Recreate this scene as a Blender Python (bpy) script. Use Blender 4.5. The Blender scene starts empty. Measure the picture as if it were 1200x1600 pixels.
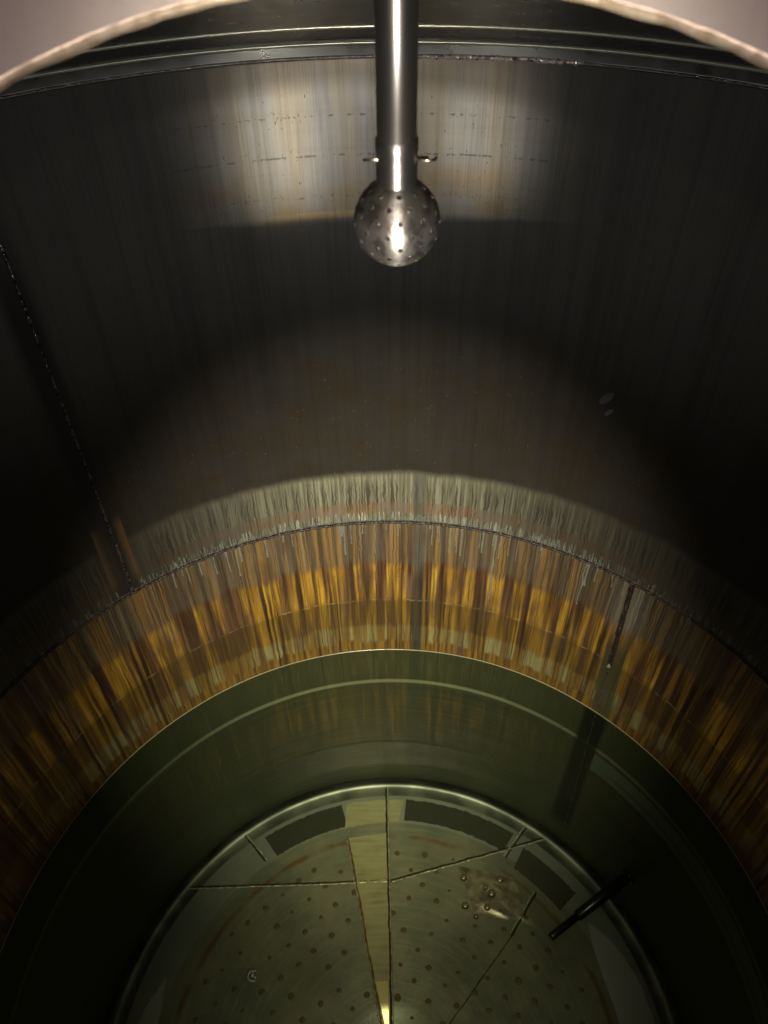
import bpy, bmesh, math, random
from mathutils import Vector, Matrix, noise as mnoise
random.seed(7)
S = bpy.context.scene
C = S.collection
PI = math.pi
R, CX, CY = 0.92196, -0.00819, 0.48337          # vessel radius and axis (camera is the origin)
Z_TOP, Z_GIRTH, Z_WATER, Z_FLOOR = -0.334, -1.432, -2.004, -2.900

# ------------------------------------------------------------------ camera
cam = bpy.data.cameras.new('camera'); co = bpy.data.objects.new('camera', cam); C.objects.link(co)
p, r = math.radians(44.82), math.radians(1.162)
F = Vector((0, math.cos(p), -math.sin(p)))
right = Vector((math.cos(r), -math.sin(p)*math.sin(r), -math.cos(p)*math.sin(r)))
down = Vector((-math.sin(r), -math.sin(p)*math.cos(r), -math.cos(p)*math.cos(r)))
M = Matrix((right, -down, -F)).transposed().to_4x4()
co.matrix_world = M
cam.sensor_fit = 'VERTICAL'; cam.sensor_height = 36; cam.lens = 36*1202/1600
cam.clip_start = 0.01; cam.clip_end = 100
cam.dof.use_dof = True; cam.dof.focus_distance = 1.3; cam.dof.aperture_fstop = 11
S.camera = co
# ------------------------------------------------------------------ world, lamps, exposure
W = bpy.data.worlds.new('World'); S.world = W; W.use_nodes = True
W.node_tree.nodes['Background'].inputs[0].default_value = (1.0, 0.86, 0.82, 1)
W.node_tree.nodes['Background'].inputs[1].default_value = 0.05
S.view_settings.view_transform = 'Standard'; S.view_settings.look = 'None'
S.view_settings.exposure = 0; S.view_settings.gamma = 1
S.cycles.max_bounces = 10; S.cycles.diffuse_bounces = 4; S.cycles.glossy_bounces = 6
S.cycles.transparent_max_bounces = 16
S.cycles.sample_clamp_indirect = 3
S.cycles.caustics_reflective = True
S.cycles.use_denoising = True

def lamp(name, kind, loc, aim, energy, color, **kw):
    l = bpy.data.lights.new(name, kind); o = bpy.data.objects.new(name, l); C.objects.link(o)
    o.location = loc
    o.rotation_euler = (Vector(aim) - Vector(loc)).to_track_quat('-Z', 'Y').to_euler()
    l.energy = energy; l.color = color
    for k, v in kw.items(): setattr(l, k, v)
    return o
WARM = (1.0, 0.90, 0.74)
lamp('torch', 'SPOT', (0.02, -0.03, 0.05), (-0.01, 1.36, -1.82), 310, WARM, spot_size=math.radians(46), spot_blend=1.0, shadow_soft_size=0.012)
lamp('torch', 'SPOT', (0.02, -0.02, 0.05), (0.0, 0.80, -2.9), 55, WARM, spot_size=math.radians(36), spot_blend=1.0, shadow_soft_size=0.012)  # second spot added at the torch to brighten the floor
lamp('pipe_spot', 'SPOT', (0.017, -0.05, -0.27), (0.012, 0.483, -0.13), 17, (1.0, 0.87, 0.68), spot_size=math.radians(40), spot_blend=0.7, shadow_soft_size=0.05)  # added unseen spot under the rim, for the pipe highlight
lamp('wall_fill', 'SPOT', (0.010, -0.06, -0.28), (0, 1.4, -0.62), 11, (1.0, 1.0, 0.96), spot_size=math.radians(92), spot_blend=1.0, shadow_soft_size=0.03)  # added fill under the rim to lift the dark walls
lamp('room_light', 'AREA', (0.0, 0.02, 0.62), (0, 0.2, -0.15), 5.0, (1.0, 0.84, 0.79), shape='DISK', size=0.5)
lamp('glow_spot', 'SPOT', (0.21, -0.22, -0.99), (-0.160, 1.391, -0.48), 9, (1.0, 0.95, 0.84), spot_size=math.radians(11), spot_blend=1.0, shadow_soft_size=0.06)  # added unseen spot that makes the left glow on the upper wall
lamp('glow_spot', 'SPOT', (-0.27, -0.20, -0.99), (0.200, 1.374, -0.47), 7, (1.0, 0.95, 0.84), spot_size=math.radians(10), spot_blend=1.0, shadow_soft_size=0.06)  # its added twin, for the right glow

# ------------------------------------------------------------------ shader helpers
class X:
    """a node socket with arithmetic"""
    def __init__(s, nt, sock): s.nt, s.s = nt, sock
    def op(s, o, b=None, c=None, clamp=False):
        n = s.nt.nodes.new('ShaderNodeMath'); n.operation = o; n.use_clamp = clamp
        for i, v in enumerate((s, b, c)):
            if v is None: continue
            if isinstance(v, X): s.nt.links.new(v.s, n.inputs[i])
            else: n.inputs[i].default_value = v
        return X(s.nt, n.outputs[0])
    def __add__(s, b): return s.op('ADD', b)
    __radd__ = __add__
    def __sub__(s, b): return s.op('SUBTRACT', b)
    def __rsub__(s, b): return (s*-1) + b
    def __mul__(s, b): return s.op('MULTIPLY', b)
    __rmul__ = __mul__
    def __neg__(s): return s*-1
    def abs(s): return s.op('ABSOLUTE')
    def clamp(s): return s.op('ADD', 0.0, clamp=True)
    def step(s, a, b):                      # smooth ramp 0..1 as the value runs a..b
        n = s.nt.nodes.new('ShaderNodeMapRange'); n.interpolation_type = 'SMOOTHSTEP'
        s.nt.links.new(s.s, n.inputs[0])
        if a > b:
            n.inputs[1].default_value, n.inputs[2].default_value = b, a
            n.inputs[3].default_value, n.inputs[4].default_value = 1, 0
        else:
            n.inputs[1].default_value, n.inputs[2].default_value = a, b
        return X(s.nt, n.outputs[0])
    def band(s, lo, hi, soft): return s.step(lo-soft, lo+soft)*s.step(hi+soft, hi-soft)

class Mat:
    def __init__(s, name):
        s.m = bpy.data.materials.new(name); s.m.use_nodes = True; s.nt = s.m.node_tree
        s.b = s.nt.nodes['Principled BSDF']; s.out = s.nt.nodes['Material Output']
    def coord(s, kind='UV'):
        t = s.nt.nodes.new('ShaderNodeTexCoord'); q = s.nt.nodes.new('ShaderNodeSeparateXYZ')
        s.nt.links.new(t.outputs[kind], q.inputs[0]); return [X(s.nt, q.outputs[i]) for i in range(3)]
    def vec(s, a, b, c=0.0):
        q = s.nt.nodes.new('ShaderNodeCombineXYZ')
        for i, v in enumerate((a, b, c)):
            if isinstance(v, X): s.nt.links.new(v.s, q.inputs[i])
            else: q.inputs[i].default_value = v
        return X(s.nt, q.outputs[0])
    def noise(s, v, detail=2.0, rough=0.5, scale=1.0, dist=0.0):
        n = s.nt.nodes.new('ShaderNodeTexNoise'); s.nt.links.new(v.s, n.inputs['Vector'])
        n.inputs['Scale'].default_value = scale; n.inputs['Detail'].default_value = detail
        n.inputs['Roughness'].default_value = rough; n.inputs['Distortion'].default_value = dist
        return X(s.nt, n.outputs['Fac'])
    def voro(s, v, scale=1.0, feature='F1', rand=1.0):
        n = s.nt.nodes.new('ShaderNodeTexVoronoi'); n.feature = feature
        s.nt.links.new(v.s, n.inputs['Vector']); n.inputs['Scale'].default_value = scale
        n.inputs['Randomness'].default_value = rand
        return X(s.nt, n.outputs['Distance'])
    def col(s, c):
        n = s.nt.nodes.new('ShaderNodeRGB'); n.outputs[0].default_value = (*c, 1); return X(s.nt, n.outputs[0])
    def mix(s, fac, a, b, mode='MIX'):
        n = s.nt.nodes.new('ShaderNodeMix'); n.data_type = 'RGBA'; n.blend_type = mode
        if isinstance(fac, X): s.nt.links.new(fac.s, n.inputs[0])
        else: n.inputs[0].default_value = fac
        for i, v in ((6, a), (7, b)):
            if isinstance(v, X): s.nt.links.new(v.s, n.inputs[i])
            else: n.inputs[i].default_value = (*v, 1)
        return X(s.nt, n.outputs[2])
    def set(s, **kw):
        for k, v in kw.items():
            i = s.b.inputs[k.replace('_', ' ')]
            if isinstance(v, X): s.nt.links.new(v.s, i)
            elif isinstance(v, tuple): i.default_value = (*v, 1)
            else: i.default_value = v
        return s
    def bump(s, h, dist=0.001, strength=1.0):
        n = s.nt.nodes.new('ShaderNodeBump'); n.inputs['Distance'].default_value = dist
        n.inputs['Strength'].default_value = strength; s.nt.links.new(h.s, n.inputs['Height'])
        s.nt.links.new(n.outputs[0], s.b.inputs['Normal']); return s
    def tangent(s, axis='Z'):
        n = s.nt.nodes.new('ShaderNodeTangent'); n.direction_type = 'RADIAL'; n.axis = axis
        s.nt.links.new(n.outputs[0], s.b.inputs['Tangent']); return s

U_SEAM_L = math.radians(-40.5)*R
U_SEAM_R = math.radians(40.9)*R

# ---- upper shell: clean rolled sheet above, condensation runs, grey residue band above the girth weld
m = Mat('upper_shell_steel'); u, v, _ = m.coord()
fine = m.noise(m.vec(u*420, v*5), 3, 0.6)
runs = m.noise(m.vec(u*150, v*3.2), 4, 0.6, dist=0.3)
broad = m.noise(m.vec(u*9, v*4), 4, 0.6)
horiz = m.noise(m.vec(u*2.0, v*70), 3, 0.6)
edge1 = v + (runs-0.5)*0.02 + (broad-0.5)*0.03
edge2 = v + (m.noise(m.vec(u*30, 0.0), 2)-0.5)*0.012
col = m.mix(broad.step(0.35, 0.7), (0.30, 0.285, 0.26), (0.40, 0.375, 0.335))
col = m.mix(horiz.step(0.45, 0.75)*0.25, col, (0.24, 0.20, 0.155))
# dim wall round the upper glow: reflection edge and darkness put in the colour
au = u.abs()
dim_wall = ((v+(runs-0.5)*0.012).step(-0.606, -0.632) + (au+(broad-0.5)*0.14).step(0.15, 0.40)).op('MINIMUM', 1.0)
tcol = m.noise(m.vec(u*16+5, v*1.6), 3, 0.6).step(0.42, 0.62)
col = m.mix(tcol*0.4, col, (0.40, 0.31, 0.17))
rim_shadow = v + (m.noise(m.vec(u*3.0, 0.5), 2)-0.5)*0.03 + (u+0.08)*(u+0.08)*0.25
col = m.mix(rim_shadow.step(-0.415, -0.375)*0.75, col, (0.13, 0.105, 0.075))  # shadow of the neck rim painted along the wall top
glow_edge = v.band(-0.619, -0.607, 0.002)*u.band(-0.19, 0.03, 0.04)  # bright lower edge of the reflected glow, painted tan
col = m.mix(glow_edge*0.7, col, (0.66, 0.48, 0.26))
tan = m.noise(m.vec(u*7+2, v*12), 3).step(0.45, 0.65)*v.step(-0.50, -0.56)
col = m.mix(tan*0.55, col, (0.36, 0.24, 0.10))
col = m.mix(dim_wall*0.92, col, m.mix(v.step(-0.62, -1.05), (0.095, 0.092, 0.087), (0.0135, 0.0118, 0.0078)))
# residue band
res = edge1.step(-1.248, -1.276)*(1-au.step(0.14, 0.66)*0.82)  # residue; its fade to the sides is light falloff put in the mask
dark = m.noise(m.vec(u*185+m.noise(m.vec(u*30, v*26), 2)*2.6, v*5), 3, 0.65).step(0.48, 0.60)
specks = m.voro(m.vec(u*130, v*95)).step(0.16, 0.10)*m.noise(m.vec(u*40, v*30), 2).step(0.5, 0.6)
rc = m.mix(runs.step(0.4, 0.65), (0.16, 0.156, 0.098), (0.31, 0.305, 0.21))
rc = m.mix((dark*v.step(-1.262, -1.32)*0.85).clamp(), rc, (0.06, 0.055, 0.04))
rc = m.mix(specks*0.8, rc, (0.03, 0.028, 0.02))
patch = m.noise(m.vec(u*22, v*6), 4, 0.65).step(0.46, 0.58)
ora = edge2.step(-1.358, -1.364)*v.step(-1.405, -1.398)*patch
rc = m.mix(ora*0.6, rc, m.mix(dark*0.8, (0.26, 0.155, 0.065), (0.07, 0.045, 0.028)))
mau = edge2.step(-1.358, -1.364)*v.step(-1.405, -1.398)*(1-patch)
rc = m.mix(mau*0.7, rc, (0.22, 0.165, 0.12))
dash = m.noise(m.vec(u*160, v*8), 2, dist=0.6).step(0.56, 0.62)*v.step(-1.392, -1.40)
rc = m.mix(dash*0.9, rc, (0.50, 0.53, 0.43))
col = m.mix(res, col, rc)
# heat tint beside the vertical weld
du = u - U_SEAM_L
tint = (du.band(0.012, 0.030, 0.002) + du.band(-0.040, -0.012, 0.003))*v.band(-1.385, -1.20, 0.02)
col = m.mix((tint*0.7).clamp(), col, m.mix(runs, (0.12, 0.075, 0.035), (0.27, 0.165, 0.065)))
col = m.mix(du.band(-0.034, 0.020, 0.014)*v.step(-0.40, -0.7)*0.85, col, (0.03, 0.027, 0.026))  # soft shadow along the weld painted dark
# broken dark rings
for zz, wd, th in ((-0.442, 0.0016, 0.50), (-0.507, 0.0016, 0.46), (-0.578, 0.003, 0.52), (-0.498, 0.0022, 0.58)):
    mk = (v+(broad-0.5)*0.004).band(zz-wd, zz+wd, 0.0016)*m.noise(m.vec(u*90+zz*50, v*90), 4, 0.7).step(th, th+0.12)*u.band(-0.34, 0.36, 0.1)
    col = m.mix(mk*0.7, col, (0.06, 0.06, 0.055))
col = m.mix(fine.step(0.45, 0.7)*0.3, col, m.mix(0.6, col, (0.01, 0.01, 0.01)))
vst = m.noise(m.vec(u*48, v*0.7), 4, 0.65)
col = m.mix(vst.step(0.42, 0.70)*0.5, col, m.mix(0.55, col, (0.02, 0.02, 0.02)))
pipe_reflection = (u-0.098).band(-0.013, 0.015, 0.004)  # mirror image of the pipe, painted as a dark column
col = m.mix(pipe_reflection*res*0.65, col, (0.075, 0.08, 0.068))
metal = 0.90 + res*0.05 - dim_wall*(1-res)*(0.58+0.20*v.step(-0.7, -1.0))
m.set(Specular_IOR_Level=(0.5-dim_wall*(1-res)*(0.30+0.15*v.step(-0.7, -1.0))))
m.set(Base_Color=col, Metallic=metal.clamp(), Roughness=(0.34 + res*0.12 + dim_wall*0.03 + (fine-0.5)*0.10).clamp(), Anisotropic=0.8)
m.tangent(); m.set(Anisotropic_Rotation=0.25); m.bump(runs*0.6*(0.2+v.step(-0.8, -1.25)) + fine*0.22 + broad*0.8, 0.0011, 0.5)
M_UPPER = m.m

# ---- lower shell: gold and brown streaked deposit, scum line, olive band, then wetted green steel
m = Mat('lower_shell_steel'); u, v, _ = m.coord()
wig = m.noise(m.vec(u*16, v*9), 3)-0.5
uu = u + wig*0.006
st = m.noise(m.vec(uu*27, v*0.8), 3, 0.6)
st2 = m.noise(m.vec(uu*58+9, v*1.5), 3, 0.6)
fine = m.noise(m.vec(u*330, v*14), 3, 0.6)
lv = v + (m.noise(m.vec(u*22, 1.7), 3)-0.5)*0.014
lv2 = v + (m.noise(m.vec(u*26, v*6), 4, 0.7)-0.5)*0.07
gold = (st*0.62+st2*0.38).step(0.44, 0.58)
hot = (m.noise(m.vec(u*44, v*3.5), 4, 0.6)).step(0.3, 0.72)
drip = m.noise(m.vec(uu*70, v*0.9), 3, dist=0.2).step(0.56, 0.66)
drip2 = m.noise(m.vec(u*23+wig*0.12, v*0.6), 2).step(0.58, 0.68)
# zone A, just under the girth weld
A = m.mix(st2.step(0.35, 0.7), (0.105, 0.078, 0.046), (0.19, 0.16, 0.10))
goldA = (st*0.5+st2*0.5).step(0.47, 0.59)
A = m.mix((goldA*0.65), A, (0.33, 0.19, 0.045))
# zone B, the gold
B = m.mix(gold, m.mix(st2.step(0.35, 0.62), (0.070, 0.038, 0.018), (0.165, 0.092, 0.038)), m.mix(hot, (0.30, 0.165, 0.020), (0.66, 0.41, 0.05)))
mauve = m.noise(m.vec(u*9+3, v*2), 2).step(0.60, 0.70)*0.4
B = m.mix(mauve, B, (0.28, 0.19, 0.13))
# zone Cc, darker gold
Cc = m.mix(gold*0.9, (0.085, 0.052, 0.018), m.mix(hot, (0.21, 0.125, 0.016), (0.34, 0.215, 0.03)))
# zone D, olive film
D = m.mix(gold, (0.16, 0.10, 0.022), m.mix(hot, (0.21, 0.20, 0.085), (0.27, 0.25, 0.09)))
E_ = m.mix(st2.step(0.4, 0.62), (0.22, 0.135, 0.022), (0.105, 0.062, 0.015))
col = m.mix((lv+(st-0.5)*0.10+(st2-0.5)*0.05).step(-1.580, -1.610), A, B)
col = m.mix(lv.step(-1.735, -1.768), col, Cc)
col = m.mix(lv2.step(-1.865, -1.889), col, D)
col = m.mix(lv2.step(-1.945, -1.965), col, E_)
col = m.mix((drip*v.step(-1.48, -1.72)*0.8).clamp(), col, (0.030, 0.016, 0.006))
col = m.mix((drip2*v.step(-1.44, -1.62)*0.55).clamp(), col, (0.060, 0.032, 0.012))
pipe_reflection = (u-0.098).band(-0.013, 0.017, 0.004)  # painted reflection of the pipe, continued down the deposit
col = m.mix(pipe_reflection*0.8, col, m.mix(v.step(-1.55, -1.68), (0.115, 0.12, 0.095), (0.028, 0.032, 0.026)))
scum = lv.band(-1.757, -1.752, 0.0015)*m.noise(m.vec(u*30, 5.0), 3).step(0.45, 0.6)
col = m.mix(scum*0.5, col, (0.46, 0.38, 0.18))
thin = m.noise(m.vec(u*210+m.noise(m.vec(u*25, v*24), 2)*2.4, v*1.8), 2).step(0.54, 0.64)
col = m.mix(thin*0.6, col, (0.045, 0.028, 0.016))
blot = m.noise(m.vec(u*11, v*5), 3).step(0.50, 0.68)
col = m.mix(blot*0.5, col, m.mix(st2, (0.05, 0.032, 0.02), (0.14, 0.09, 0.05)))
pit = m.voro(m.vec(u*150, v*105)).step(0.22, 0.14)*lv.band(-1.665, -1.602, 0.012)*u.band(-0.14, 0.10, 0.02)*m.noise(m.vec(u*30, v*20), 2).step(0.44, 0.52)
col = m.mix(pit*0.9, col, (0.012, 0.01, 0.006))
# olive heat band along the lower vertical weld
du = u - (U_SEAM_R + (v+1.45)*-0.045)
hb = du.band(-0.028, 0.030, 0.004)*v.step(-1.60, -1.72)
col = m.mix(hb*0.88, col, (0.060, 0.062, 0.032))
near = du.band(-0.05, 0.055, 0.008)*v.step(-1.66, -1.56)
col = m.mix(near*0.75, col, m.mix(st2.step(0.4, 0.65), (0.11, 0.09, 0.07), (0.27, 0.25, 0.18)))
# wetted part
lw = v + (m.noise(m.vec(u*3, 0.2), 2)-0.5)*0.006
brush = m.noise(m.vec(u*1.6, v*150), 3, 0.6)
stn = m.noise(m.vec(u*14, v*2.0), 3)
wet = m.mix(brush.step(0.3, 0.7), (0.072, 0.078, 0.042), (0.115, 0.122, 0.066))
upper_wet = m.mix(stn, (0.075, 0.082, 0.045), (0.115, 0.122, 0.07))
wet = m.mix(lw.step(-2.174, -2.170), wet, upper_wet)
wet = m.mix(lw.band(-2.189, -2.171, 0.005)*(1-u.abs().step(0.25, 1.0)*0.75)*0.85, wet, (0.60, 0.60, 0.42))
du2 = u - 0.683
wet = m.mix(du2.band(-0.044, 0.028, 0.010)*v.step(-2.80, -2.70)*0.93, wet, (0.022, 0.024, 0.018))
side = du2.step(0.024, 0.030)*v.band(-2.30, -2.205, 0.004)
wet = m.mix(side*0.6, wet, (0.24, 0.29, 0.25))
for zz in (-2.262, -2.31):
    wet = m.mix(du2.step(0.06, 0.12)*v.band(zz-0.006, zz, 0.002)*0.8, wet, (0.03, 0.035, 0.03))
iswet = v.step(Z_WATER+0.001, Z_WATER-0.001)
col = m.mix(iswet, col, wet)
col = m.mix(fine.step(0.5, 0.75)*0.16, col, m.mix(0.72, col, (0.0, 0.0, 0.0)))
clean = iswet*v.step(-2.170, -2.176)
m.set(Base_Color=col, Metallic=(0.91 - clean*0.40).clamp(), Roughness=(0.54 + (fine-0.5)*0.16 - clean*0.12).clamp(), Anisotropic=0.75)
m.tangent(); m.set(Anisotropic_Rotation=0.25); m.bump((st2*0.5 + fine*0.35 + drip*0.7)*(1-iswet*0.8), 0.0010, 0.6)
M_LOWER = m.m

# ---- roof
m = Mat('roof_steel'); x, y, z = m.coord('Object')
n1 = m.noise(m.vec(x*30, y*30, z*30), 4); n2 = m.noise(m.vec(x*4, y*4, z*4), 3)
m.set(Base_Color=m.mix(n2.step(0.3, 0.7), (0.20, 0.20, 0.185), (0.28, 0.275, 0.25)), Metallic=0.95, Roughness=(0.30+(n1-0.5)*0.2))
m.bump(n1, 0.001, 0.3); M_ROOF = m.m
# ---- knuckle ribs
m = Mat('knuckle_steel'); m.set(Base_Color=(0.62, 0.62, 0.52), Metallic=0.8, Roughness=0.34); M_KNUCKLE = m.m
# ---- manway neck, pinkish grey brushed
m = Mat('neck_steel'); u, v, _ = m.coord()
f1 = m.noise(m.vec(u*230, v*12), 3, 0.6); b1 = m.noise(m.vec(u*16, v*9), 4, 0.6); b2 = m.noise(m.vec(u*40, v*14), 3)
c = m.mix(b1.step(0.35, 0.7), (0.57, 0.50, 0.485), (0.67, 0.595, 0.565))
c = m.mix(b2.step(0.55, 0.75)*0.4, c, (0.52, 0.385, 0.365))
m.set(Base_Color=c, Metallic=0.15, Roughness=(0.42+(f1-0.5)*0.2)); m.bump(f1*0.6+b1, 0.0006, 0.35); M_NECK = m.m
m = Mat('ground_edge'); x, y, z = m.coord('Object'); n1 = m.noise(m.vec(x*160, y*160, z*160), 3)
m.set(Base_Color=m.mix(n1.step(0.3, 0.7), (0.46, 0.36, 0.25), (0.66, 0.57, 0.45)), Metallic=0.4, Roughness=0.35); m.bump(n1, 0.001, 0.6); M_EDGE = m.m
# ---- polished pipe and ball
m = Mat('polished_pipe'); x, y, z = m.coord('Object'); n1 = m.noise(m.vec(x*60, y*60, z*25), 4)
m.set(Base_Color=m.mix(n1.step(0.3, 0.75), (0.48, 0.47, 0.46), (0.38, 0.38, 0.38)), Metallic=0.97, Roughness=(0.35+(n1-0.5)*0.08), Anisotropic=0.7); m.tangent(); m.set(Anisotropic_Rotation=0.25); M_PIPE = m.m
m = Mat('spray_ball_steel'); x, y, z = m.coord('Object')
n1 = m.noise(m.vec(x*95, y*95, z*95), 4, 0.6); n2 = m.noise(m.vec(x*260, y*260, z*260), 3)
c = m.mix(n1.step(0.47, 0.62)*0.9, (0.58, 0.56, 0.52), (0.20, 0.19, 0.18))  # mottling stands in for the ball's light and dark reflections
c = m.mix((z+(n1-0.5)*0.006).step(0.003, 0.008)*0.4, c, (0.17, 0.145, 0.12))  # darker reflection on the upper half, painted brown
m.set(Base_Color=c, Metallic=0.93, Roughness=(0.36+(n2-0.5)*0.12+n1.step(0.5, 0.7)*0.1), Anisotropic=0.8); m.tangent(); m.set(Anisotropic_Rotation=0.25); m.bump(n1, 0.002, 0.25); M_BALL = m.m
m = Mat('dark_hole'); m.set(Base_Color=(0.006, 0.005, 0.005), Roughness=0.7); M_HOLE = m.m
m = Mat('hole_rim'); m.set(Base_Color=(0.30, 0.28, 0.26), Metallic=0.9, Roughness=0.4); M_RIM = m.m
m = Mat('bright_wire'); m.set(Base_Color=(0.80, 0.68, 0.55), Metallic=1.0, Roughness=0.25); M_WIRE = m.m
# ---- welds
m = Mat('weld_oxide'); x, y, z = m.coord('Object'); n1 = m.noise(m.vec(x*200, y*200, z*200), 3)
m.set(Base_Color=m.mix(n1.step(0.45, 0.75), (0.018, 0.013, 0.010), (0.10, 0.07, 0.05)), Metallic=0.3, Roughness=0.5); m.bump(n1, 0.001, 0.6); M_OXIDE = m.m
m = Mat('weld_bright'); x, y, z = m.coord('Object'); n1 = m.noise(m.vec(x*140, y*140, z*140), 3)
m.set(Base_Color=m.mix(n1.step(0.33, 0.5), (0.16, 0.12, 0.10), (0.80, 0.70, 0.64)), Metallic=0.35, Roughness=0.22); m.bump(n1, 0.0015, 0.8); M_WELD = m.m
m = Mat('weld_dull'); x, y, z = m.coord('Object'); n1 = m.noise(m.vec(x*90, y*90, z*90), 3)
m.set(Base_Color=m.mix(n1.step(0.4, 0.6), (0.05, 0.04, 0.035), (0.30, 0.27, 0.22)), Metallic=0.8, Roughness=0.3); m.bump(n1, 0.0015, 0.8); M_WELD2 = m.m
m = Mat('floor_weld'); x, y, z = m.coord('Object'); n1 = m.noise(m.vec(x*60, y*60, z*60), 3)
m.set(Base_Color=m.mix(n1.step(0.4, 0.65), (0.40, 0.35, 0.21), (0.68, 0.62, 0.42)), Metallic=0.4, Roughness=0.3); m.bump(n1, 0.001, 0.5); M_FWELD = m.m
m = Mat('rust_weld'); x, y, z = m.coord('Object'); n1 = m.noise(m.vec(x*60, y*60, z*60), 3)
m.set(Base_Color=m.mix(n1.step(0.4, 0.65), (0.22, 0.09, 0.025), (0.40, 0.22, 0.07)), Metallic=0.3, Roughness=0.4); M_RUST = m.m
# ---- pale mineral runs, droplets
m = Mat('mineral_run'); m.set(Base_Color=(0.20, 0.22, 0.17), Metallic=0.1, Roughness=0.4); M_RUN = m.m
m = Mat('water_bead'); m.set(Base_Color=(0.12, 0.118, 0.10), Metallic=0.0, Roughness=0.12); M_BEAD = m.m
m = Mat('smear'); m.set(Base_Color=(0.10, 0.10, 0.10), Metallic=0.3, Roughness=0.5); M_SMEAR = m.m
# ---- floor of the vessel
m = Mat('floor_steel'); x, y, z = m.coord('Object')
rad = (x*x+y*y).op('SQRT'); ang = y.op('ARCTAN2', x)
swirl = m.noise(m.vec(rad*75, ang*2.2), 4, 0.65)
cl = m.noise(m.vec(x*5, y*5, 0.0), 4, 0.6)
fn = m.noise(m.vec(x*160, y*160, 0.0), 3)
c = m.mix(cl.step(0.35, 0.68), (0.15, 0.145, 0.105), (0.24, 0.215, 0.145))
c = m.mix(swirl.step(0.45, 0.7)*0.35, c, (0.30, 0.28, 0.20))
ringn = rad + (m.noise(m.vec(x*14, y*14, 0.0), 4, 0.7)-0.5)*0.018
rust = ringn.band(0.700, 0.716, 0.006)*m.noise(m.vec(x*9+4, y*9, 0.0), 3).step(0.3, 0.6)
c = m.mix(rust*0.85, c, (0.16, 0.075, 0.022))
c = m.mix(rad.band(0.76, 0.865, 0.004)*0.5, c, (0.30, 0.30, 0.28))  # pale outer ring: reflected rim light painted in
m.set(Base_Color=c, Metallic=0.6, Roughness=(0.40+(fn-0.5)*0.1), Anisotropic=0.4); m.tangent(); m.set(Anisotropic_Rotation=0.25)
m.bump(swirl*0.5+cl*2.0+fn*0.2, 0.0016, 0.5); M_FLOOR = m.m
m = Mat('floor_tan'); x, y, z = m.coord('Object'); n1 = m.noise(m.vec(x*8, y*90, 0.0), 4); n2 = m.noise(m.vec(x*14, y*14, 0.0), 4)
m.set(Base_Color=m.mix(n1.step(0.3, 0.7), m.mix(n2.step(0.4, 0.7), (0.42, 0.35, 0.18), (0.33, 0.26, 0.13)), (0.48, 0.41, 0.23)), Metallic=0.25, Roughness=0.42); m.bump(n1, 0.001, 0.3); M_TAN = m.m
m = Mat('dark_residue'); x, y, z = m.coord('Object'); n1 = m.noise(m.vec(x*30, y*30, 0.0), 4)
m.set(Base_Color=m.mix(n1, (0.030, 0.026, 0.013), (0.045, 0.038, 0.018)), Metallic=0.0, Roughness=0.55); M_DRES = m.m
m = Mat('spot_weld_rust'); x, y, z = m.coord('Object'); n1 = m.noise(m.vec(x*220, y*220, z*220), 2)
m.set(Base_Color=m.mix(n1, (0.105, 0.065, 0.026), (0.185, 0.11, 0.042)), Metallic=0.2, Roughness=0.45); M_SPOT = m.m
m = Mat('buckled_steel'); x, y, z = m.coord('Object'); n1 = m.noise(m.vec(x*30, y*30, z*30), 3)
m.set(Base_Color=m.mix(n1.step(0.35, 0.65), (0.42, 0.34, 0.23), (0.20, 0.165, 0.11)), Metallic=0.6, Roughness=0.34); m.bump(n1, 0.003, 0.4); M_BUCK = m.m
m = Mat('probe_steel'); m.set(Base_Color=(0.075, 0.072, 0.065), Metallic=0.85, Roughness=0.30); M_PROBE = m.m
# ---- water: clear surface that mirrors by Fresnel, greenish body that absorbs with depth
m = Mat('tank_water'); nt = m.nt; nt.nodes.remove(m.b)
tr = nt.nodes.new('ShaderNodeBsdfTransparent'); gl = nt.nodes.new('ShaderNodeBsdfGlossy'); gl.inputs['Roughness'].default_value = 0.02
fr = nt.nodes.new('ShaderNodeFresnel'); fr.inputs['IOR'].default_value = 1.33; mx = nt.nodes.new('ShaderNodeMixShader')
nt.links.new(fr.outputs[0], mx.inputs[0]); nt.links.new(tr.outputs[0], mx.inputs[1]); nt.links.new(gl.outputs[0], mx.inputs[2])
nt.links.new(mx.outputs[0], m.out.inputs['Surface'])
va = nt.nodes.new('ShaderNodeVolumeAbsorption'); va.inputs['Color'].default_value = (0.50, 0.66, 0.41, 1); va.inputs['Density'].default_value = 0.55
nt.links.new(va.outputs[0], m.out.inputs['Volume']); M_WATER = m.m
m = Mat('meniscus_film'); m.set(Base_Color=(0.28, 0.27, 0.13), Metallic=0.0, Roughness=0.15); M_MEN = m.m

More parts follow.
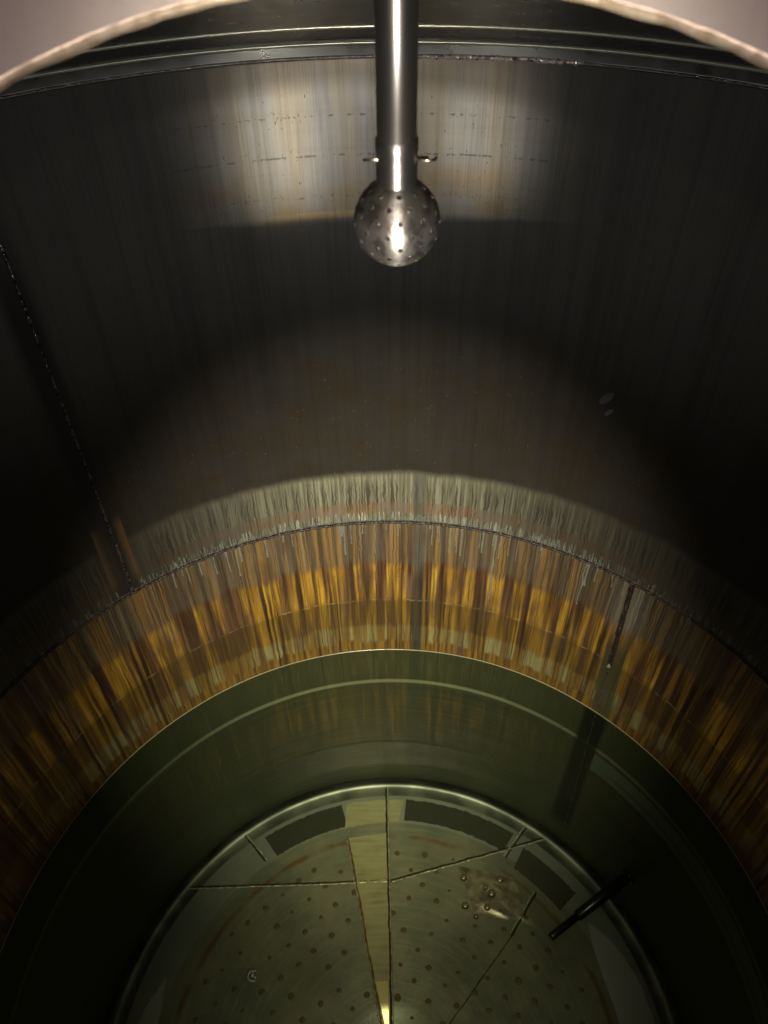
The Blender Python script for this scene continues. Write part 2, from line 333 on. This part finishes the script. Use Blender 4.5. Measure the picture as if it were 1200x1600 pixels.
# ------------------------------------------------------------------ mesh helpers
def link(name, bm, mat, parent=None, smooth=True):
    me = bpy.data.meshes.new(name); bm.to_mesh(me); bm.free()
    if mat: me.materials.append(mat)
    if smooth:
        for f in me.polygons: f.use_smooth = True
    o = bpy.data.objects.new(name, me); C.objects.link(o)
    if parent: o.parent = parent
    return o
def empty(name, loc, label, cat):
    o = bpy.data.objects.new(name, None); C.objects.link(o); o.location = loc
    o['label'] = label; o['category'] = cat; return o
def revolve(profile, seg=256, uv=True, keep=None):
    """profile of (radius, z) about the local z axis; u = arc length at R from the far side, v = z"""
    bm = bmesh.new(); L = bm.loops.layers.uv.new('UVMap'); rows = []
    for (rr, z) in profile:
        rows.append([bm.verts.new((rr*math.sin(2*PI*k/seg-PI), rr*math.cos(2*PI*k/seg-PI), z)) for k in range(seg)])
    for i in range(len(rows)-1):
        for k in range(seg):
            k2 = (k+1) % seg
            vs = (rows[i][k], rows[i+1][k], rows[i+1][k2], rows[i][k2])
            if keep and not all(keep(q.co) for q in vs): continue
            f = bm.faces.new(vs)
            for lp, (ii, kk) in zip(f.loops, ((i, k), (i+1, k), (i+1, k+1), (i, k+1))):
                lp[L].uv = ((2*PI*kk/seg-PI)*R, profile[ii][1])
    loose = [q for q in bm.verts if not q.link_faces]
    bmesh.ops.delete(bm, geom=loose, context='VERTS')
    return bm
def solid(o, t, off=-1, rim=False):
    md = o.modifiers.new('thickness', 'SOLIDIFY'); md.thickness = t; md.offset = off; md.use_even_offset = False; md.use_rim = rim
def wp(az, z, rr=R):
    """point on the wall, in tank coordinates"""
    return Vector((rr*math.sin(az), rr*math.cos(az), z))
def tube(bm, pts, rad, seg=8, cap=True, jitter=0.0, flat=None):
    """tube along pts; rad a number or list; flat=(axis, factor) squashes the section"""
    rings = []; n = len(pts)
    for i, q in enumerate(pts):
        a = pts[max(i-1, 0)]; b = pts[min(i+1, n-1)]
        t = (Vector(b)-Vector(a)).normalized()
        ref = Vector((0, 0, 1)) if abs(t.z) < 0.9 else Vector((1, 0, 0))
        e1 = t.cross(ref).normalized(); e2 = t.cross(e1).normalized()
        rr = rad[i] if isinstance(rad, (list, tuple)) else rad
        ring = []
        for k in range(seg):
            w = rr*(1+random.uniform(-jitter, jitter))
            ring.append(bm.verts.new(Vector(q)+e1*w*math.cos(2*PI*k/seg)+e2*w*math.sin(2*PI*k/seg)))
        rings.append(ring)
    for i in range(n-1):
        for k in range(seg):
            bm.faces.new((rings[i][k], rings[i][(k+1) % seg], rings[i+1][(k+1) % seg], rings[i+1][k]))
    if cap:
        bm.faces.new(rings[0][::-1]); bm.faces.new(rings[-1])
def lathe_z(bm, prof, seg=32, origin=(0, 0, 0)):
    rows = [[bm.verts.new((origin[0]+rr*math.cos(2*PI*k/seg), origin[1]+rr*math.sin(2*PI*k/seg), origin[2]+z)) for k in range(seg)] for rr, z in prof]
    for i in range(len(rows)-1):
        for k in range(seg):
            bm.faces.new((rows[i][k], rows[i][(k+1) % seg], rows[i+1][(k+1) % seg], rows[i+1][k]))
    bm.faces.new(rows[0][::-1]); bm.faces.new(rows[-1])

# ------------------------------------------------------------------ the tank
tank = empty('steel_tank', (CX, CY, 0), 'stained stainless steel tank seen from inside through its manway, half lit', 'tank')
# neck geometry (in tank coordinates)
T = math.radians(20); NR = 0.22
n_ax = Vector((0, math.sin(T), -math.cos(T))); e2 = Vector((0, math.cos(T), math.sin(T))); e1 = Vector((1, 0, 0))
n_c = Vector((0.00604-CX, 0.1909-CY, -0.1496)) - n_ax*0.0065
def off_axis(q):
    d = q - n_c; d = d - n_ax*d.dot(n_ax); return d.length

# shells: open-ended cylinders with thickness
steps = lambda a, b, n: [a+(b-a)*i/n for i in range(n+1)]
us = link('upper_shell', revolve([(R, z) for z in steps(-0.358, Z_GIRTH+0.003, 24)]), M_UPPER, tank); solid(us, 0.005)
ls = link('lower_shell', revolve([(R, z) for z in steps(Z_GIRTH-0.003, -2.862, 24)]), M_LOWER, tank); solid(ls, 0.005)
# roof: cone with a rounded knuckle, cut away inside the manway neck
slope = math.tan(T)
prof = [(0.0135, -0.331+slope*(R-0.06-0.0135)+0.016)]
for i in range(1, 60):
    rr = 0.0135+(R-0.06-0.0135)*i/60; prof.append((rr, -0.331+slope*(R-0.06-rr)+0.016))
prof += [(R-0.06, -0.3150), (R-0.045, -0.3135), (R-0.030, -0.3120), (R-0.018, -0.3125), (R-0.009, -0.3160), (R-0.004, -0.3220), (R-0.001, -0.3300), (R, -0.340), (R, -0.352)]
rf = link('roof', revolve(prof, 256, keep=lambda q: off_axis(q) > NR+0.002), M_ROOF, tank); solid(rf, 0.005)
for zz, rr, wd in ((-0.2735, 0.747, 0.0025), (-0.3345, R-0.0015, 0.0032)):
    bm = bmesh.new(); pts = [wp(2*PI*k/200, zz, rr) for k in range(201)]
    tube(bm, pts, wd, 8, cap=False); link('knuckle_rib', bm, M_KNUCKLE, tank)
# manway neck
bm = bmesh.new(); L = bm.loops.layers.uv.new('UVMap'); seg = 160
hs = [0.0, -0.05, -0.10, -0.15, -0.20, -0.26, -0.32]
rows = [[bm.verts.new(n_c+n_ax*h+e1*NR*math.cos(2*PI*k/seg)+e2*NR*math.sin(2*PI*k/seg)) for k in range(seg)] for h in hs]
for i in range(len(hs)-1):
    for k in range(seg):
        k2 = (k+1) % seg; f = bm.faces.new((rows[i][k], rows[i][k2], rows[i+1][k2], rows[i+1][k]))
        for lp, (ii, kk) in zip(f.loops, ((i, k), (i, k+1), (i+1, k+1), (i+1, k))): lp[L].uv = (2*PI*kk/seg*NR, hs[ii])
neck = link('manway_neck', bm, M_NECK, tank); solid(neck, 0.005, 0)
bm = bmesh.new()
pts = []
rads = []
for k in range(241):
    a = 2*PI*(k % 240)/240
    w = mnoise.noise(Vector((math.cos(a)*14, math.sin(a)*14, 2)))
    w2 = mnoise.noise(Vector((math.cos(a)*45, math.sin(a)*45, 5)))
    pts.append(n_c+n_ax*(0.001+0.0006*w)+e1*(NR-0.001+0.0006*w2)*math.cos(a)+e2*(NR-0.001+0.0006*w2)*math.sin(a)); rads.append(0.0030+0.0006*w+0.0006*w2)
tube(bm, pts, rads, 8, cap=False); link('rim_bead', bm, M_EDGE, neck)

# lumpy weld beads
def bead(name, path, rad, mat, parent, lump=0.35, freq=260, seg=7):
    bm = bmesh.new(); rads = []
    for q in path:
        w = mnoise.noise(Vector(q)*freq); w2 = mnoise.noise(Vector(q)*freq*0.31+Vector((9, 2, 4)))
        rads.append(rad*(1+lump*w+lump*0.7*w2))
    tube(bm, path, rads, seg, jitter=0.08); return link(name, bm, mat, parent)
def arc(a0, a1, z, n, rr=R, wob=0.0):
    out = []
    for i in range(n+1):
        a = math.radians(a0+(a1-a0)*i/n); q = wp(a, z, rr)
        w = mnoise.noise(Vector((a*30, z*7, 1)))*wob+mnoise.noise(Vector((a*110, z*7, 3)))*wob*0.6
        out.append(wp(a, z+w, rr))
    return out
# top weld: bright lumps right of the pipe, dull elsewhere
bead('top_weld', arc(-75, 2.0, -0.355, 500, R+0.0010, 0.0005), 0.0014, M_ROOF, us, 0.5)
bead('top_weld', arc(2.2, 21, -0.3552, 260, R+0.0002, 0.0012), 0.0034, M_WELD, us, 0.75, 200)
bead('top_weld', arc(21.3, 75, -0.355, 360, R+0.0010, 0.0005), 0.0014, M_ROOF, us, 0.5)
# girth weld: two dark lips with a crevice
gw = bead('girth_weld', arc(-180, 180, Z_GIRTH+0.0042, 1500, R+0.0005, 0.0016), 0.0028, M_OXIDE, us, 0.5)
bead('girth_weld', arc(-180, 180, Z_GIRTH-0.0042, 1500, R+0.0005, 0.0016), 0.0026, M_OXIDE, ls, 0.5)
bead('girth_weld', arc(-180, 180, Z_GIRTH, 1500, R+0.0016, 0.0012), 0.0022, M_OXIDE, ls, 0.5)
def vline(a, z0, z1, n, rr=R, wob=0.0005, drift=0.0):
    out = []
    for i in range(n+1):
        z = z0+(z1-z0)*i/n
        w = mnoise.noise(Vector((a*9, z*60, 1)))*wob/R
        out.append(wp(math.radians(a+drift*i/n)+w, z, rr))
    return out
bead('vertical_weld', vline(-40.4, -0.37, -1.43, 500), 0.0030, M_WELD2, us, 0.7)
for k in (-1, 1): bead('vertical_weld', vline(40.85+0.22*k, -1.437, -1.765, 200, wob=0.0012, drift=0.45), 0.0034, M_OXIDE, ls, 0.4)
bead('vertical_weld', vline(41.35, -1.765, -1.778, 16), 0.0042, M_FWELD, ls, 0.4)
bead('vertical_weld', vline(41.4, -1.78, -2.75, 320, R+0.001, 0.0012, 1.9), 0.0016, M_WELD2, ls, 0.6)

# pale mineral runs below and above the girth weld (cannot be counted)
bm = bmesh.new()
def run(a, z0, z1, w, wig, blob=1.6):
    n = max(4, int((z0-z1)/0.006)); L_, Rr = [], []
    ph = random.uniform(0, 50); da = 0
    for i in range(n+1):
        t = i/n; z = z0+(z1-z0)*t
        da = wig*mnoise.noise(Vector((ph, z*22, 0)))+0.4*wig*mnoise.noise(Vector((ph, z*70, 4)))
        ww = w*(0.65+0.5*mnoise.noise(Vector((ph, z*40, 7)))+blob*max(0, 1-i*0.5)+(0.5 if i == n else 0))
        for lst, sgn in ((L_, -1), (Rr, 1)): lst.append(bm.verts.new(wp(a+(da+sgn*ww*0.5)/R, z, R-0.0004)))
        if i: bm.faces.new((L_[-2], Rr[-2], Rr[-1], L_[-1]))
for k in range(48):
    a = math.radians(random.gauss(0, 17)); run(a, Z_GIRTH-0.007, Z_GIRTH-0.007-abs(random.gauss(0.0, 0.085))-0.01, random.uniform(0.0014, 0.0058), 0.0020, random.uniform(0.1, 0.7))
for k in range(330):
    a = math.radians(random.gauss(1, 20)); z = Z_GIRTH+random.uniform(0.010, 0.030); run(a, z, z-random.uniform(0.008, 0.024), random.uniform(0.0012, 0.0026), 0.0010, 0.2)
a = U_SEAM_R/R
for da, ln in ((0.024, 0.16), (0.034, 0.12), (-0.02, 0.05), (-0.13, 0.16), (-0.10, 0.05), (-0.055, 0.04)): run(a+da, Z_GIRTH-0.007, Z_GIRTH-0.007-ln, 0.003, 0.005, 0.4)
o = link('mineral_runs', bm, M_RUN, ls); o['kind'] = 'stuff'; solid(o, 0.0006, 0)
# water beads on the wall (cannot be counted)
bm = bmesh.new()
def droplet(a, z, s, stretch=1.0):
    c0 = wp(a, z, R-0.0002); t = Vector((math.cos(a), -math.sin(a), 0)); nrm = Vector((-math.sin(a), -math.cos(a), 0)); up = Vector((0, 0, 1))
    ring = [bm.verts.new(c0+t*s*math.cos(2*PI*k/6)+up*s*stretch*math.sin(2*PI*k/6)) for k in range(6)]
    top = bm.verts.new(c0+nrm*s*0.8)
    for k in range(6): bm.faces.new((ring[k], ring[(k+1) % 6], top))
for k in range(220): droplet(math.radians(random.gauss(0, 22)), random.uniform(-1.30, -0.75), random.uniform(0.0005, 0.0011), random.uniform(1, 2.5))
for k in range(110):
    s = random.choice((-1, 1)); droplet(math.radians(s*random.gauss(12.5, 3.5)), random.uniform(-0.60, -0.40), random.uniform(0.0005, 0.0010), random.uniform(1, 3.5))
for k in range(260): droplet(math.radians(random.gauss(0, 24)), random.uniform(-1.95, -1.44), random.uniform(0.0006, 0.0013), random.uniform(1, 2))
o = link('water_beads', bm, M_BEAD, us); o['kind'] = 'stuff'
# two pale smears on the right wall
for az, z, s in ((30.6, -0.953, 0.020), (31.3, -0.985, 0.012)):
    bm = bmesh.new(); a = math.radians(az); t = Vector((math.cos(a), -math.sin(a), 0)); c0 = wp(a, z, R-0.0008)
    d1 = (t*0.55+Vector((0, 0, 1))*0.83); d2 = (t*0.83-Vector((0, 0, 1))*0.55)
    vs = [bm.verts.new(c0+d1*s*math.cos(2*PI*k/20)*(1+0.2*mnoise.noise(Vector((k*0.9, s*300, 0))))+d2*s*0.42*math.sin(2*PI*k/20)*(1+0.3*mnoise.noise(Vector((k*1.3, s*200, 4))))) for k in range(20)]
    bm.faces.new(vs); o = link('pale_smear', bm, M_SMEAR, us); solid(o, 0.0008, 0)

# ------------------------------------------------------------------ the floor of the tank
FS = 0.035                                         # gentle fall towards the middle
def fz(x, y):
    rr = math.hypot(x, y); return Z_FLOOR - FS*(1-min(rr, 0.86)/0.86) - (0.030*(1-rr/0.16) if rr < 0.16 else 0)
prof = [(R, -2.862), (R-0.0015, -2.874), (R-0.006, -2.885), (R-0.014, -2.893), (R-0.025, -2.898), (R-0.045, -2.8995), (0.865, Z_FLOOR)]
m = Mat('knuckle_polished'); x, y, z = m.coord('Object'); n1 = m.noise(m.vec(x*8, y*8, z*30), 3)
m.set(Base_Color=m.mix(n1.step(0.35, 0.65), (0.09, 0.09, 0.072), (0.20, 0.19, 0.15)), Metallic=0.9, Roughness=0.38)
kn = link('floor_knuckle', revolve(prof, 256), m.m, tank); solid(kn, 0.005)
prof = [(0.865, Z_FLOOR)]
for rr in steps(0.85, 0.02, 41): prof.append((rr, fz(rr, 0)))
fl = link('tank_floor', revolve(prof, 256), M_FLOOR, tank); solid(fl, 0.005)
def on_floor(q, dz=0.0): return Vector((q[0], q[1], fz(q[0], q[1])+dz))
def seam(name, p0, p1, rad, mat, lump=0.35, wob=0.002, n=None, dz=0.0):
    p0, p1 = Vector((*p0, 0)), Vector((*p1, 0)); n = n or max(8, int((p1-p0).length/0.006))
    side = (p1-p0).normalized().cross(Vector((0, 0, 1)))
    pts = [on_floor(p0.lerp(p1, i/n)+side*wob*(mnoise.noise(Vector((i*0.11, p0.x*9, p0.y*9)))+0.5*mnoise.noise(Vector((i*0.4, p0.x*3, 2)))), dz) for i in range(n+1)]
    return bead(name, pts, rad, mat, fl, lump, 90)
# wedge of reflected light, built as a lighter tan sheet
bm = bmesh.new(); Lw = []; Rw = []
n = 40
for i in range(n+1):
    t = i/n; a_ = Vector((-0.150, 0.705, 0)).lerp(Vector((-0.028, 0.10, 0)), t); b_ = Vector((-0.006, 0.722, 0)).lerp(Vector((-0.004, 0.10, 0)), t)
    Lw.append(bm.verts.new(on_floor(a_, 0.0012))); Rw.append(bm.verts.new(on_floor(b_, 0.0012)))
    if i: bm.faces.new((Lw[-2], Lw[-1], Rw[-1], Rw[-2]))
o = link('reflection_wedge', bm, M_TAN, fl); solid(o, 0.0012, 1)
m = Mat('glint_plate'); m.set(Base_Color=(0.80, 0.66, 0.30), Metallic=1.0, Roughness=0.30); M_TIP = m.m  # added polished plate that throws back the torch as the wedge's bright tip
bm = bmesh.new(); Lw = []; Rw = []
for i in range(13):
    t = i/12; yy = 0.235+(0.05-0.235)*t; x0 = -0.024-0.032*(yy-0.10)/0.13 if yy > 0.10 else -0.024
    Lw.append(bm.verts.new(on_floor((x0+0.005, yy), 0.0030))); Rw.append(bm.verts.new(on_floor((-0.010, yy), 0.0030)))
    if i: bm.faces.new((Lw[-2], Lw[-1], Rw[-1], Rw[-2]))
o = link('glint_plate', bm, M_TIP, fl); solid(o, 0.0015, 1)
def twin(p0, p1, off, rd=0.0026, rl=0.0030, wob=0.002):
    d = (Vector(p1)-Vector(p0)).normalized(); s = Vector((-d.y, d.x))*off
    seam('floor_weld', p0, p1, rd, M_OXIDE, 0.4, wob); seam('floor_weld', tuple(Vector(p0)+s), tuple(Vector(p1)+s), rl, M_FWELD, 0.5, wob)
twin((-0.006, 0.915), (-0.002, 0.10), 0.006, 0.0034, 0.003)
seam('floor_weld', (-0.150, 0.705), (-0.028, 0.10), 0.0036, M_RUST, 0.4, 0.003); seam('floor_weld', (-0.157, 0.704), (-0.034, 0.10), 0.0026, M_FWELD, 0.5, 0.003)
twin((-0.745, 0.538), (0.0, 0.555), -0.006, 0.0026, 0.0028)
twin((0.004, 0.553), (0.585, 0.690), -0.006, 0.0034, 0.0034)
twin((-0.548, 0.728), (-0.454, 0.627), 0.007, 0.003, 0.004)
twin((0.529, 0.738), (0.430, 0.621), -0.008, 0.003, 0.004)
twin((0.523, 0.497), (0.419, 0.363), -0.008, 0.0036, 0.003)
seam('floor_weld', (0.419, 0.363), (0.16, 0.08), 0.0018, M_OXIDE, 0.4)
# dark residue and tan patches in the outer ring, with pale painted reflections
m = Mat('pale_reflection'); m.set(Base_Color=(0.34, 0.32, 0.32), Metallic=0.0, Roughness=0.5); M_PREFL = m.m  # reflection of the neck, painted as pale arcs
def patch(a0, a1, r0, r1, mt=M_DRES):
    bm = bmesh.new(); n = 48; A_, B_ = [], []
    for i in range(n+1):
        t = i/n; a = math.radians(a0+(a1-a0)*t); hh = abs(t-0.5)*2
        wd = 1-hh**3 if mt is M_PREFL else 1
        for lst, rr, sd in ((A_, (r0+r1)/2-(r1-r0)/2*max(wd, 0.02), 1), (B_, (r0+r1)/2+(r1-r0)/2*max(wd, 0.02), 2)):
            rr2 = rr+0.004*mnoise.noise(Vector((i*0.35, sd*9, a0)))+0.003*mnoise.noise(Vector((i*1.1, sd*9, a0)))
            a2 = a+(hh**8)*0.02*mnoise.noise(Vector((sd*7.3, a0*3, a1)))*2; q = (rr2*math.sin(a2), rr2*math.cos(a2)); lst.append(bm.verts.new(on_floor(q, 0.0005)))
        if i: bm.faces.new((A_[-2], B_[-2], B_[-1], A_[-1]))
    o = link('residue_glow_patch', bm, mt, fl)
patch(-33, -12.0, 0.765, 0.850); patch(4.2, 33, 0.770, 0.850); patch(-11.4, 3.8, 0.760, 0.850, M_TAN); patch(38, 54, 0.740, 0.825)
patch(60, 104, 0.735, 0.845, M_PREFL); patch(-112, -72, 0.755, 0.83, M_PREFL)
# spot welds of the dimple jacket
bmx = bmesh.new(); prof2 = [(0.0085, 0.0), (0.0075, 0.0012), (0.0045, 0.0018), (0.0020, 0.0008)]
lathe_z(bmx, prof2, 10)
g0 = Vector((-0.187, 0.478)); ga = Vector((0.0415, -0.0585)); gb = Vector((-0.0560, -0.0430))
spots = []
for i in range(-22, 23):
    for j in range(-22, 23):
        q = g0+ga*i+gb*j; q = q+Vector((random.uniform(-0.006, 0.006), random.uniform(-0.006, 0.006)))
        if q.length < 0.675 and q.length > 0.13 and random.random() > 0.12: spots.append(q)
spots.sort(key=lambda q: -q.y+0.15*abs(q.x))
first = None; rest = bmesh.new()
for i, q in enumerate(spots):
    if i < 300:
        if first is None: o = first = link('spot_weld', bmx, M_SPOT, fl)
        else: o = first.copy(); C.objects.link(o); o.parent = fl
        o.location = on_floor(q, 0.0004); s = random.uniform(0.7, 1.35); o.scale = (s, s*random.uniform(0.8, 1.1), 0.45)
    else:
        c0 = on_floor(q, 0.0004); lathe_z(rest, prof2, 8, c0)
o = link('spot_welds', rest, M_SPOT, fl); o['kind'] = 'stuff'
# buckled patch with shiny knobs
bm = bmesh.new(); n = 34; G = []
for i in range(n+1):
    row = []
    for j in range(n+1):
        s, t = i/n, j/n
        q = Vector((0.25, 0.60)) + Vector((0.20, -0.05))*s + Vector((0.05, -0.16))*t
        edge = min(s, 1-s, t, 1-t)*6
        e = min(1, max(0, edge)); e = e*e*(3-2*e)
        h = 0.004*mnoise.noise(Vector((s*3.3, t*3.1, 3)))+0.001*mnoise.noise(Vector((s*9, t*9, 8)))+0.002
        row.append(bm.verts.new(on_floor(q, 0.0006+max(0, h)*e)))
    G.append(row)
for i in range(n):
    for j in range(n): bm.faces.new((G[i][j], G[i+1][j], G[i+1][j+1], G[i][j+1]))
link('buckled_patch', bm, M_BUCK, fl)
for q in ((0.27, 0.556), (0.345, 0.520), (0.268, 0.462), (0.345, 0.455), (0.302, 0.425), (0.40, 0.545), (0.365, 0.500)):
    bm = bmesh.new(); lathe_z(bm, [(0.010, 0.0), (0.008, 0.003), (0.005, 0.005), (0.002, 0.0056)], 14); o = link('knob', bm, M_BUCK, fl); o.location = on_floor(q, 0.002); kk = random.uniform(0.8, 1.5); o.scale = (kk, kk, 1.3)

# ------------------------------------------------------------------ the spray ball on its pipe
PX, PY = 0.0121, CY
wand = empty('spray_wand', (PX, PY, -0.02), 'polished vertical steel pipe ending in a perforated spray ball, hanging from the roof', 'spray ball')
def rel(bm): bmesh.ops.translate(bm, vec=(0, 0, 0.02), verts=bm.verts); return bm
bm = bmesh.new(); lathe_z(bm, [(0.0121, 0.06), (0.0121, -0.05), (0.0121, -0.10), (0.0121, -0.168)], 48); link('pipe', rel(bm), M_PIPE, wand)
bm = bmesh.new(); lathe_z(bm, [(0.0123, -0.1648), (0.01305, -0.1656), (0.01315, -0.172), (0.0127, -0.1735), (0.0126, -0.178), (0.0129, -0.180), (0.01285, -0.1915), (0.0131, -0.194)], 48); link('sleeve', rel(bm), M_PIPE, wand)
BC, BR = -0.2163, 0.0278
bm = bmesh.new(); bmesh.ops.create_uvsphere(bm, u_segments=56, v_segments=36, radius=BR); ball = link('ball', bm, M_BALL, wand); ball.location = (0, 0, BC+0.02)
bmh = bmesh.new(); lathe_z(bmh, [(0.0016, -0.0003), (0.0016, 0.00006)], 12)
bmr = bmesh.new(); pts = [Vector((0.00165*math.cos(2*PI*k/14), 0.00165*math.sin(2*PI*k/14), -0.00004)) for k in range(15)]; tube(bmr, pts, 0.00016, 5, cap=False)
h0 = None
for ri, lat in enumerate((52, 35.5, 19, 1.5, -15.5, -32, -49)):
    nh = 11 if abs(lat) < 45 else 9
    for k in range(nh):
        a = 2*PI*(k+(0.5 if ri % 2 else 0))/nh - PI/2 + 0.055; la = math.radians(lat)
        d = Vector((math.cos(la)*math.cos(a), math.cos(la)*math.sin(a), math.sin(la)))
        if h0 is None:
            h0 = link('spray_hole', bmh, M_HOLE, ball, smooth=False); r0 = link('hole_rim', bmr, M_RIM, ball); h, rm = h0, r0
        else:
            h = h0.copy(); C.objects.link(h); rm = r0.copy(); C.objects.link(rm); h.parent = ball; rm.parent = ball
        qt = d.to_track_quat('Z', 'Y').to_euler(); h.location = d*BR; h.rotation_euler = qt; rm.location = d*BR; rm.rotation_euler = qt
# cotter pin through the sleeve
bm = bmesh.new(); tube(bm, [Vector((-0.0205, -0.004, 0)), Vector((-0.010, -0.003, -0.0002)), Vector((0.010, 0.002, -0.0012)), Vector((0.0195, 0.003, -0.0018))], 0.0009, 8)
tube(bm, [Vector((0.0135, 0.0005, -0.0013)), Vector((0.0160, -0.0025, -0.0014)), Vector((0.0200, -0.0030, -0.0016)), Vector((0.0235, -0.001, -0.0016)), Vector((0.0240, 0.002, -0.0014))], 0.0009, 8)
o = link('cotter_pin', bm, M_WIRE, wand); o.location = (0, 0, -0.1765+0.02)

# ------------------------------------------------------------------ probe under water
pa = math.atan2(0.795, 0.465); base = Vector((CX+R*math.sin(pa), CY+R*math.cos(pa), -2.672)); tip = Vector((CX+0.510, CY+0.290, -2.690))
probe = empty('level_probe', base, 'dark metal rod probe jutting from the wall under water', 'probe')
d = tip-base
bm = bmesh.new(); tube(bm, [d*-0.004, d*0.30, d*0.66, d*0.67], [0.0175, 0.0175, 0.0165, 0.012], 20); link('sleeve', bm, M_PROBE, probe)
bm = bmesh.new(); tube(bm, [d*0.66, d*0.985, d*1.0], [0.0115, 0.0115, 0.0098], 18); link('rod', bm, M_PROBE, probe)
bm = bmesh.new(); tube(bm, [d*0.0, d*0.022, d*0.03], [0.026, 0.026, 0.022], 28); link('flange', bm, M_PROBE, probe)

# ------------------------------------------------------------------ water
bm = bmesh.new(); lathe_z(bm, [(R+0.0025, Z_WATER), (R+0.0025, -3.05)], 256)
wt = link('water', bm, M_WATER, None, smooth=False); wt.location = (CX, CY, 0); wt['kind'] = 'structure'
bmesh_ = bmesh.new(); tube(bmesh_, [wp(2*PI*k/300, Z_WATER+0.0012, R-0.0006) for k in range(301)], 0.0016, 6, cap=False)
o = link('meniscus', bmesh_, M_MEN, wt)

# ------------------------------------------------------------------ one pale fleck of foam afloat
fleck = empty('foam_fleck', (-0.324, 0.508, Z_WATER+0.0002), 'small pale fleck of foam floating on the dark water', 'foam')
m = Mat('foam'); m.set(Base_Color=(0.20, 0.21, 0.17), Roughness=0.4); M_FOAM = m.m
bm = bmesh.new(); tube(bm, [Vector(((0.011+0.003*mnoise.noise(Vector((k*0.7, 1, 0))))*math.cos(0.9+4.4*k/16), (0.011+0.003*mnoise.noise(Vector((k*0.7, 1, 0))))*math.sin(0.9+4.4*k/16), 0.0004)) for k in range(17)], [0.0012+0.0014*abs(mnoise.noise(Vector((k*0.9, 6, 0)))) for k in range(17)], 7)
link('film_ring', bm, M_FOAM, fleck)
for k in range(7):
    bm = bmesh.new(); bmesh.ops.create_uvsphere(bm, u_segments=10, v_segments=6, radius=random.uniform(0.0014, 0.0034)); o = link('bubble', bm, M_FOAM, fleck)
    o.location = (random.uniform(-0.009, 0.009), random.uniform(-0.009, 0.009), 0.0004); o.scale = (1, 1, 0.5)
